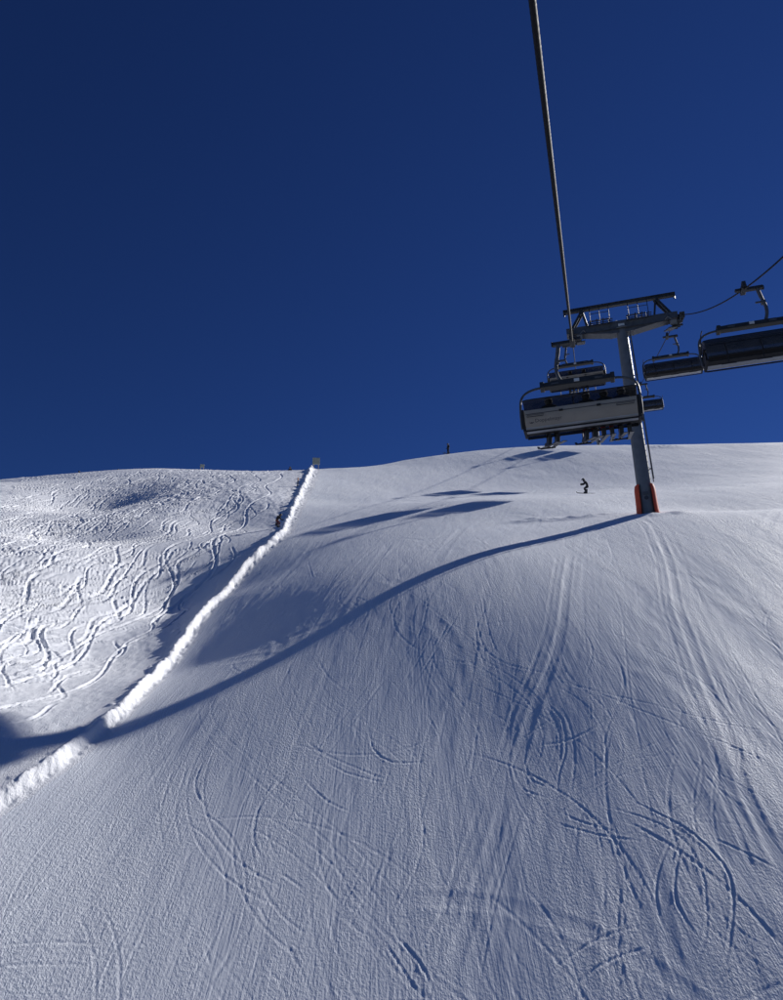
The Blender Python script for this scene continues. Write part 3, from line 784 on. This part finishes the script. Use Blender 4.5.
# ---- chair (origin on the rope, X right of travel, Y direction of travel)
def make_chair():
    c = thing('lift_chair', 'x', 'chairlift chair', (0, 0, 0), 0, 'six-seat bubble chairs hanging on the lift')
    g = MB(); g.box((0, 0.0, 0.0), (0.16, 0.42, 0.17)); g.box((0.0, 0.18, 0.06), (0.12, 0.14, 0.22)); g.box((-0.28, 0, -0.02), (0.62, 0.14, 0.11)); g.box((0.16, -0.05, 0.03), (0.18, 0.10, 0.10))
    g.tube([(-0.05, -0.16, 0.13), (0.05, -0.16, 0.13)], 0.07, 12); grip = g.build('grip', M['dark'], c)
    MB().tube([(-0.58, -0.03, -0.02), (-0.62, -0.03, -0.02)], 0.075, 12).build('grip_roller', M['black'], grip)
    pts = arc((-0.42, 0, -0.02), (-0.44, 0, -0.3), (-0.52, 0, -0.62), 5) + arc((-0.53, 0, -0.66), (-0.60, 0, -1.05), (-0.42, 0, -1.36), 7)
    h = MB(); h.tube(pts, [0.062] * 4 + [0.055] * (len(pts) - 4), 10); h.box((-0.50, 0.0, -0.62), (0.13, 0.16, 0.12)); h.box((-0.36, 0.02, -0.60), (0.20, 0.05, 0.05))
    h.build('hanger', M['steel'], c, True)
    b = MB(); b.box((0, 0, -1.42), (2.12, 0.24, 0.15)); b.box((0, -0.02, -1.34), (1.5, 0.18, 0.06)); 
    for x in (-1.0, 1.0): b.box((x, 0, -1.42), (0.12, 0.30, 0.20))
    beam = b.build('crossbeam', M['dark'], c)
    MB().box((0.0, -0.132, -1.41), (0.15, 0.02, 0.10)).build('number_plate', M['plate'], beam); MB().box((0.0, 0.132, -1.41), (0.15, 0.02, 0.10)).build('number_plate', M['plate'], beam)
    for x in (-0.62, 0.62):
        for y in (-0.125, 0.125): MB().box((x, y, -1.42), (0.22, 0.02, 0.05)).build('slot', M['steel'], beam)
    for sx in (-1, 1):
        p = arc((sx * 1.02, 0, -1.44), (sx * 1.62, 0, -1.46), (sx * 1.66, -0.02, -1.86), 8) + arc((sx * 1.665, -0.02, -1.9), (sx * 1.69, -0.05, -2.3), (sx * 1.665, 0.02, -2.72), 6)
        MB().tube(p, 0.036, 8).build('bow_tube', M['steel'], c, True)
        e = MB()                                                # black end casting
        e.add([(sx * 1.56, y, z) for y, z in ((-0.34, -2.28), (-0.22, -2.24), (0.02, -2.45), (0.46, -2.50), (0.50, -2.80), (-0.12, -2.86), (-0.30, -2.45))] + [(sx * 1.63, y, z) for y, z in ((-0.34, -2.28), (-0.22, -2.24), (0.02, -2.45), (0.46, -2.50), (0.50, -2.80), (-0.12, -2.86), (-0.30, -2.45))],
              [(0, 1, 2, 3, 4, 5, 6), (13, 12, 11, 10, 9, 8, 7)] + [(k, (k + 1) % 7, 7 + (k + 1) % 7, 7 + k) for k in range(7)])
        e.build('end_frame', M['black'], c)
        MB().box((sx * 1.60, 0.10, -2.32), (0.06, 0.52, 0.05)).build('armrest', M['black'], c)
        ar = arc((sx * 1.645, -0.02, -2.28), (sx * 1.655, 0.35, -1.75), (sx * 1.635, 0.75, -1.85), 6)
        MB().tube(ar, 0.018, 6).build('bubble_arm', M['black'], c)
    # back shell: gently curved panel leaning back
    W = 1.545
    def back(v, off=0.0):   # v 0 bottom .. 1 top
        y = -0.10 - 0.20 * v - 0.05 * math.sin(v * math.pi) - off; z = -2.74 + 0.42 * v
        return y, z
    g = [[(-W + 2 * W * k / 12, *back(i / 10)) for k in range(13)] for i in range(11)]
    bp = MB().sheet(g, 0.05); shell = bp.build('back_panel', M['panel'], c, True)
    y, z = back(0.70, 0.056)
    MB().box((0, y, z), (2 * W - 0.06, 0.012, 0.016)).build('seam', M['ink'], shell)
    for x in (-0.52, 0.52): MB().box((x, y - 0.01, z), (0.11, 0.05, 0.05)).build('clamp', M['black'], shell)
    for x in (-1.24, 1.24):
        yy, zz = back(0.56, 0.058); s_ = MB(); s_.tube([(x - 0.24, yy, zz - 0.02), (x + 0.22, yy, zz - 0.02), (x + 0.24, yy - 0.003, zz + 0.03), (x - 0.24, yy - 0.003, zz + 0.03), (x - 0.24, yy, zz - 0.02)], 0.010, 5); s_.build('grab_slot', M['ink'], shell)
    for k in range(6):
        x = -1.275 + 0.51 * k
        cu = MB(); cu.box((x, -0.155, -2.50), (0.47, 0.07, 0.34), Matrix.Rotation(R(16), 3, 'X')); cu.build('back_cushion', M['cushion'], c)
        MB().box((x, 0.20, -2.655), (0.48, 0.52, 0.07)).build('seat_cushion', M['cushion'], c)
    g = [[(-1.55 + 3.1 * k / 8, y, z) for k in range(9)] for y, z in ((-0.15, -2.735), (-0.12, -2.80), (-0.02, -2.83), (0.16, -2.82))]
    MB().sheet(g, 0.02).build('seat_shell', M['under'], c, True)
    g = [[(-1.55 + 3.1 * k / 8, y, z) for k in range(9)] for y, z in ((0.165, -2.81), (0.34, -2.79), (0.47, -2.74), (0.52, -2.695))]
    MB().sheet(g, 0.02).build('front_shell', M['black'], c, True)
    MB().tube([(-1.56, 0.46, -2.83), (1.56, 0.46, -2.83)], 0.03, 8).build('front_tube', M['black'], c)
    MB().tube([(-1.56, -0.10, -2.86), (1.56, -0.10, -2.86)], 0.026, 8).build('rear_tube', M['black'], c)
    # restraint bar and footrests
    rb = MB(); rb.tube(arc((-1.58, 0.06, -2.3), (-1.55, 0.62, -2.3), (-1.40, 0.60, -2.32), 5) + [(1.40, 0.60, -2.32)] + arc((1.40, 0.60, -2.32), (1.55, 0.62, -2.3), (1.58, 0.06, -2.3), 5), 0.022, 6)
    bar = rb.build('restraint_bar', M['black'], c)
    for x in (-1.02, 0.0, 1.02):
        f = MB(); f.tube([(x, 0.60, -2.32), (x, 0.74, -2.7), (x, 0.66, -3.10)], 0.018, 6); f.tube([(x - 0.22, 0.66, -3.10), (x + 0.22, 0.66, -3.10)], 0.022, 6); f.build('footrest', M['black'], bar)
    # bubble: smoked shell closed over the front, open below
    def bub(a, x):
        e = min(1.0, (1.62 - abs(x)) / 0.25); rr = 0.90 - 0.05 * (1 - e) ** 2
        return (x, 0.02 + rr * math.cos(a) * 0.68, -2.46 + rr * math.sin(a) * (0.68 if a > 0 else 0.95))
    xs = [-1.60, -1.56, -1.46, -1.3, -0.8, 0, 0.8, 1.3, 1.46, 1.56, 1.60]
    g = [[bub(R(-20 + 150 * i / 14), x) for x in xs] for i in range(15)]
    bu = MB().sheet(g, 0.012).build('bubble', M['bubble'], c, True)
    for a in (-20, 50, 130):
        MB().tube([Vector(bub(R(a), x)) * 1.0 for x in xs], 0.014, 6).build('bubble_rib', M['black'], bu)
    # maker's lettering on the back shell, lower left
    cu = bpy.data.curves.new('lettering', 'FONT'); cu.body = 'Doppelmayr'; cu.size = 0.15; cu.extrude = 0.002; cu.resolution_u = 2
    tmp = bpy.data.objects.new('tmp', cu); COL.objects.link(tmp)
    bpy.context.view_layer.update()
    me = bpy.data.meshes.new_from_object(tmp.evaluated_get(bpy.context.evaluated_depsgraph_get())); bpy.data.objects.remove(tmp)
    me.materials.clear(); me.materials.append(M['ink'])
    y, z = back(0.16, 0.066)
    lt = bpy.data.objects.new('lettering', me); COL.objects.link(lt); lt.parent = shell; lt.location = (-1.27, y, z); lt.rotation_euler = (R(90 + 34), 0, 0)
    em = MB(); n = 16
    em.tube([(-1.37 + 0.07 * math.cos(2 * math.pi * k / n), y + 0.0, z + 0.06 + 0.07 * math.sin(2 * math.pi * k / n)) for k in range(n + 1)], 0.012, 5)
    em.box((-1.37, y, z + 0.06), (0.03, 0.02, 0.12)); em.build('emblem', M['ink'], shell)
    return c

chair0 = make_chair()
CH = [(-1, -15.8, 'nearest chair, pale lettered back panel, dark bubble, skiers aboard, left of the tower'),
      (-1, 3.3, 'second chair up the left rope, dark bubble showing above the nearest chair'),
      (-1, 23.9, 'third chair up the left rope, hidden behind the nearest chair'),
      (-1, 44.5, 'fourth chair up the left rope, hidden behind the nearest chair'),
      (-1, 65.1, 'farthest chair on the left rope, near the skyline behind the nearest chair'),
      (1, -12.9, 'large empty bubble chair cut by the right edge of the picture'),
      (1, 5.2, 'empty bubble chair hanging just right of the tower head'),
      (1, 26.0, 'small distant chair showing beside the tower shaft under the nearest right-hand chairs'),
      (1, 46.6, 'fourth chair on the right rope, hidden behind the tower shaft'),
      (1, 67.2, 'farthest chair on the right rope, hidden behind the tower and nearest chair')]
chairs = []
for i, (side, s, lab) in enumerate(CH):
    o = chair0 if i == 0 else copy_tree(chair0)
    o.scale = (0.94,) * 3; o['label'] = lab; o.location = rope_at(s, side); o.rotation_euler = (0, 0, -PSI if side < 0 else -PSI + math.pi)
    chairs.append(o)

# ------------------------------------------------------------------ people
def skin_body(name, joints, edges, paint, mats, parent):
    names = list(joints); idx = {n: i for i, n in enumerate(names)}
    me = bpy.data.meshes.new(name); me.from_pydata([joints[n][0] for n in names], [(idx[a], idx[b]) for a, b in edges], [])
    o = bpy.data.objects.new(name, me); COL.objects.link(o)
    o.modifiers.new('skin', 'SKIN'); o.modifiers.new('sub', 'SUBSURF').levels = 2; o.modifiers['sub'].render_levels = 2
    for n in names:
        r = joints[n][1]; r = r if isinstance(r, tuple) else (r, r)
        me.skin_vertices[0].data[idx[n]].radius = r
    me.skin_vertices[0].data[idx['pelvis']].use_root = True
    bpy.context.view_layer.update()
    ev = bpy.data.meshes.new_from_object(o.evaluated_get(bpy.context.evaluated_depsgraph_get()))
    bpy.data.objects.remove(o)
    ev.name = name; ev.materials.clear()
    for m in mats: ev.materials.append(m)
    for p in ev.polygons: p.material_index = paint(p.center); p.use_smooth = True
    b = bpy.data.objects.new(name, ev); COL.objects.link(b); b.parent = parent
    return b

BODY_EDGES = [('pelvis', 'belly'), ('belly', 'chest'), ('chest', 'neck'), ('neck', 'head'), ('head', 'crown')]
for s_ in 'lr':
    BODY_EDGES += [('chest', 'shoulder_' + s_), ('shoulder_' + s_, 'elbow_' + s_), ('elbow_' + s_, 'wrist_' + s_), ('wrist_' + s_, 'hand_' + s_),
                   ('pelvis', 'hip_' + s_), ('hip_' + s_, 'knee_' + s_), ('knee_' + s_, 'ankle_' + s_), ('ankle_' + s_, 'toe_' + s_)]

def person(label, pose, jacket, trousers, loc, rz, group, helmet='helmet', boot='boot', skis=True, ski_pitch=0.0, scale=1.0, board=False):
    t = thing('person', label, 'person', loc, rz, group); t.scale = (scale,) * 3
    J = {}
    rad = dict(pelvis=(0.16, 0.13), belly=(0.155, 0.125), chest=(0.17, 0.13), neck=0.065, head=(0.085, 0.095), crown=(0.075, 0.085), shoulder=0.085, elbow=0.062, wrist=0.05, hand=(0.05, 0.04), hip=0.115, knee=0.082, ankle=0.072, toe=0.05)
    for n, p in pose.items():
        if n[-2:] in ('_l', '_r'): J[n] = (p, rad[n[:-2]])
        else: J[n] = (p, rad[n])
    for n in list(pose):
        if n.endswith('_l') and n[:-2] + '_r' not in pose: q = pose[n]; J[n[:-2] + '_r'] = ((-q[0], q[1], q[2]), rad[n[:-2]])
    hz = pose['neck'][2]; pel = Vector(pose['pelvis']); kn = {s: Vector(J['knee_' + s][0]) for s in 'lr'}
    legs = [(Vector(J['hip_' + s][0]), Vector(J['knee_' + s][0]), Vector(J['ankle_' + s][0]), Vector(J['toe_' + s][0])) for s in 'lr']
    arms = [Vector(J[k + s][0]) for s in ('_l', '_r') for k in ('elbow', 'wrist', 'hand')]
    nk = Vector(pose['neck'])
    def segd(p, a, b):
        e = b - a; u = max(0, min(1, (p - a).dot(e) / e.length_squared)); return (p - a - e * u).length
    hd = Vector(pose['head'])
    def paint(c):
        p = Vector(c)
        if (p - hd).length < 0.17 and (p - hd).length < (p - nk).length + 0.06: return 2
        dl = min(min(segd(p, a, b), segd(p, b, k), segd(p, k, q)) for a, b, k, q in legs)
        da = min(segd(p, arms[0], arms[1]), segd(p, arms[1], arms[2]), segd(p, arms[3], arms[4]), segd(p, arms[4], arms[5]), segd(p, pel, nk))
        return 1 if dl < da else 0
    skin_body('body', J, BODY_EDGES, paint, [M[jacket], M[trousers], M['skin']], t)
    # helmet with goggle strap
    hp = Vector(J['head'][0]) * 0.45 + Vector(J['crown'][0]) * 0.55
    bm = bmesh.new(); bmesh.ops.create_uvsphere(bm, u_segments=16, v_segments=10, radius=1.0)
    for v in bm.verts:
        z = v.co.z
        v.co = Vector((v.co.x * 0.125, v.co.y * 0.145 - (0.02 if z < 0 else 0), max(z, -1.0 if v.co.y < 0.35 else -0.02) * (0.135 if z > 0 else 0.19)))
    me = bpy.data.meshes.new('helmet'); bm.to_mesh(me); bm.free(); me.materials.append(M[helmet])
    me.polygons.foreach_set('use_smooth', [True] * len(me.polygons))
    ho = bpy.data.objects.new('helmet', me); COL.objects.link(ho); ho.parent = t; ho.location = hp
    MB().tube([hp + Vector((0.128 * math.cos(2 * math.pi * k / 16), 0.150 * math.sin(2 * math.pi * k / 16), 0.0)) for k in range(17)], 0.009, 5).build('goggle_strap', M['strap'], t)
    MB().box(hp + Vector((0, 0.135, -0.015)), (0.15, 0.05, 0.075)).build('goggles', M['bubble'], t)
    for s in 'lr':
        a, q = Vector(J['ankle_' + s][0]), Vector(J['toe_' + s][0])
        d = (q - a); d.z = 0; d.normalize() if d.length > 1e-4 else None
        ang = math.atan2(-d.x, d.y); rot = Matrix.Rotation(ang, 3, 'Z') @ Matrix.Rotation(ski_pitch, 3, 'X')
        foot = Vector((a.x, a.y, q.z - 0.03))
        bo = MB(); bo.box(foot + rot @ Vector((0, 0.06, 0.0)), (0.115, 0.32, 0.10), rot); bo.box(foot + rot @ Vector((0, -0.02, 0.16)), (0.13, 0.16, 0.26), rot); bo.build('boot', M[boot], t)
        if skis:
            sk = []
            for i in range(15):
                u = -0.78 + 1.66 * i / 14; w = 0.048 + 0.014 * (abs(u - 0.02) / 0.8) ** 2
                lift = 0.11 * max(0, (u - 0.66) / 0.22) ** 2; w *= 1 if u < 0.8 else 0.55
                sk.append([foot + rot @ Vector((x * w, u, -0.07 + lift)) for x in (-1, 0, 1)])
            MB().sheet(sk, 0.018).build('ski', M['ski'], t)
    if board:
        a = (Vector(J['toe_l'][0]) + Vector(J['toe_r'][0])) / 2
        sk = []
        for i in range(17):
            u = -0.78 + 1.56 * i / 16; w = 0.13 * (1 if abs(u) < 0.6 else math.sqrt(max(0.03, 1 - ((abs(u) - 0.6) / 0.185) ** 2)))
            sk.append([(a.x + u, a.y - 0.08 + x * w, a.z - 0.09 + 0.10 * max(0, (abs(u) - 0.6) / 0.18) ** 2) for x in (-1, 0, 1)])
        MB().sheet(sk, 0.018).build('snowboard', M['ski'], t)
    return t

SEATED = dict(pelvis=(0, 0.02, 0.13), belly=(0, -0.02, 0.32), chest=(0, -0.01, 0.52), neck=(0, 0.02, 0.66), head=(0, 0.05, 0.76), crown=(0, 0.05, 0.86),
              shoulder_l=(-0.19, 0.0, 0.55), elbow_l=(-0.23, 0.10, 0.30), wrist_l=(-0.17, 0.33, 0.26), hand_l=(-0.14, 0.42, 0.26),
              hip_l=(-0.10, 0.06, 0.10), knee_l=(-0.13, 0.50, 0.09), ankle_l=(-0.13, 0.56, -0.34), toe_l=(-0.14, 0.72, -0.42))
def sit(chair, x, label, jacket, trousers, boot, turn=0.0, skis=True):
    m = Matrix.Translation(chair.location) @ Matrix.Rotation(chair.rotation_euler[2], 4, 'Z')
    p = m @ (Vector((x, 0.03, -2.62)) * 0.94); P = dict(SEATED)
    P['toe_l'] = (-0.14 - 0.16 * math.sin(turn), 0.72, -0.42); P['toe_r'] = (0.14 - 0.16 * math.sin(turn), 0.72, -0.42)
    return person(label, P, jacket, trousers, p, chair.rotation_euler[2], 'skiers riding the lift', boot=boot, ski_pitch=0.30, skis=skis, scale=0.86)
A, B = chairs[0], chairs[1]
sit(A, -0.86, 'rider in dark trousers seated alone at the left of the nearest chair', 'char', 'char', 'boot', 0.5)
sit(A, 0.20, 'rider in maroon trousers seated mid right of the nearest chair', 'char', 'maroon', 'boot', 0.4)
sit(A, 0.70, 'rider in red trousers second from the right end of the nearest chair', 'char', 'red', 'boot', 0.1)
sit(A, 1.18, 'rider in dark clothing at the right end of the nearest chair', 'navy', 'navy', 'boot', 0.1)
sit(B, -0.35, 'left of two dark riders seated on the second chair up the left rope', 'char', 'navy', 'boot', 0.2)
sit(B, 0.45, 'right of two dark riders seated on the second chair up the left rope', 'navy', 'char', 'boot', 0.1)

CARVE = dict(pelvis=(0, -0.10, 0.62), belly=(0, 0.0, 0.78), chest=(0, 0.14, 0.94), neck=(0, 0.24, 1.04), head=(0, 0.31, 1.11), crown=(0, 0.33, 1.20),
             shoulder_l=(-0.19, 0.14, 0.97), elbow_l=(-0.34, 0.26, 0.78), wrist_l=(-0.32, 0.48, 0.74), hand_l=(-0.31, 0.57, 0.75),
             hip_l=(-0.10, -0.08, 0.58), knee_l=(-0.16, 0.22, 0.40), ankle_l=(-0.17, 0.02, 0.15), toe_l=(-0.17, 0.16, 0.07))
STAND = dict(pelvis=(0, 0, 0.93), belly=(0, 0.0, 1.10), chest=(0, 0.01, 1.30), neck=(0, 0.03, 1.46), head=(0, 0.06, 1.56), crown=(0, 0.06, 1.66),
             shoulder_l=(-0.20, 0.0, 1.36), elbow_l=(-0.28, -0.02, 1.10), wrist_l=(-0.27, 0.16, 0.95), hand_l=(-0.26, 0.24, 0.92),
             hip_l=(-0.10, 0, 0.88), knee_l=(-0.13, 0.06, 0.50), ankle_l=(-0.14, 0.0, 0.14), toe_l=(-0.14, 0.14, 0.07))
def on_snow(x, y): return (x, y, ground_z(x, y) + 0.02)
person('skier in black leaning into a turn on the piste left of the tower foot', CARVE, 'char', 'char', on_snow(15.6, 55.0), R(75), 'skiers on the slopes', scale=0.92).rotation_euler = (R(8), R(-16), R(75))
person('skier in dark clothes standing on the skyline of the piste', STAND, 'char', 'navy', on_snow(8.3, 98.0), R(120), 'skiers on the slopes')
CROUCH = dict(CARVE)
person('small figure in dark jacket and dull red trousers crouching against the snow bank', CROUCH, 'char', 'maroon', on_snow(-6.9, 42.2), R(250), 'skiers on the slopes', boot='boot', skis=False, scale=0.62)

# ------------------------------------------------------------------ boards and markers on the skyline
def board(label, x, y, w, h, lift, rz):
    z = ground_z(x, y); t = thing('notice_board', label, 'sign', (x, y, z), rz, 'notice boards on the skyline')
    for sx in (-1, 1): MB().tube([(sx * w * 0.33, 0, -0.5), (sx * w * 0.33, 0, lift + h * 0.9)], 0.045, 8).build('post', M['wood'], t)
    p = MB().box((0, -0.07, lift + h / 2), (w, 0.05, h)).build('panel', M['sign'], t)
    for k in (0.15, 0.85): MB().box((0, -0.03, lift + h * k), (w * 0.9, 0.03, 0.06)).build('batten', M['wood'], p)
    return t
board('square greenish board on two posts at the top of the snow bank', -8.7, 78.0, 0.85, 0.85, 0.55, 0.1)
board('tiny pale board far left on the powder skyline', -23.2, 83.0, 0.5, 0.38, 0.5, 0.2)
for x, y, lab in ((-13.3, 89.0, 'tiny dark skier on the skyline just left of the greenish board'), (-34.6, 86.0, 'right of two tiny dark skiers at the far left skyline'), (-38.6, 84.0, 'left of two tiny dark skiers at the far left skyline')):
    person(lab, STAND, 'char', 'char', on_snow(x, y), R(180), 'skiers on the slopes', scale=0.95)
def marker(x, y, label):
    z = ground_z(x, y); t = thing('piste_marker', label, 'pole', (x, y, z), 0.0)
    MB().tube([(0, 0, -0.4), (0.01, 0, 0.75)], 0.045, 8).build('pole', M['char'], t)
    MB().tube([(0.01, 0, 0.55), (0.01, 0, 0.78)], 0.052, 8).build('band', M['orange'], t)
marker(-8.3, 60.5, 'short dark marker pole on the left lip of the snow bank near its top')
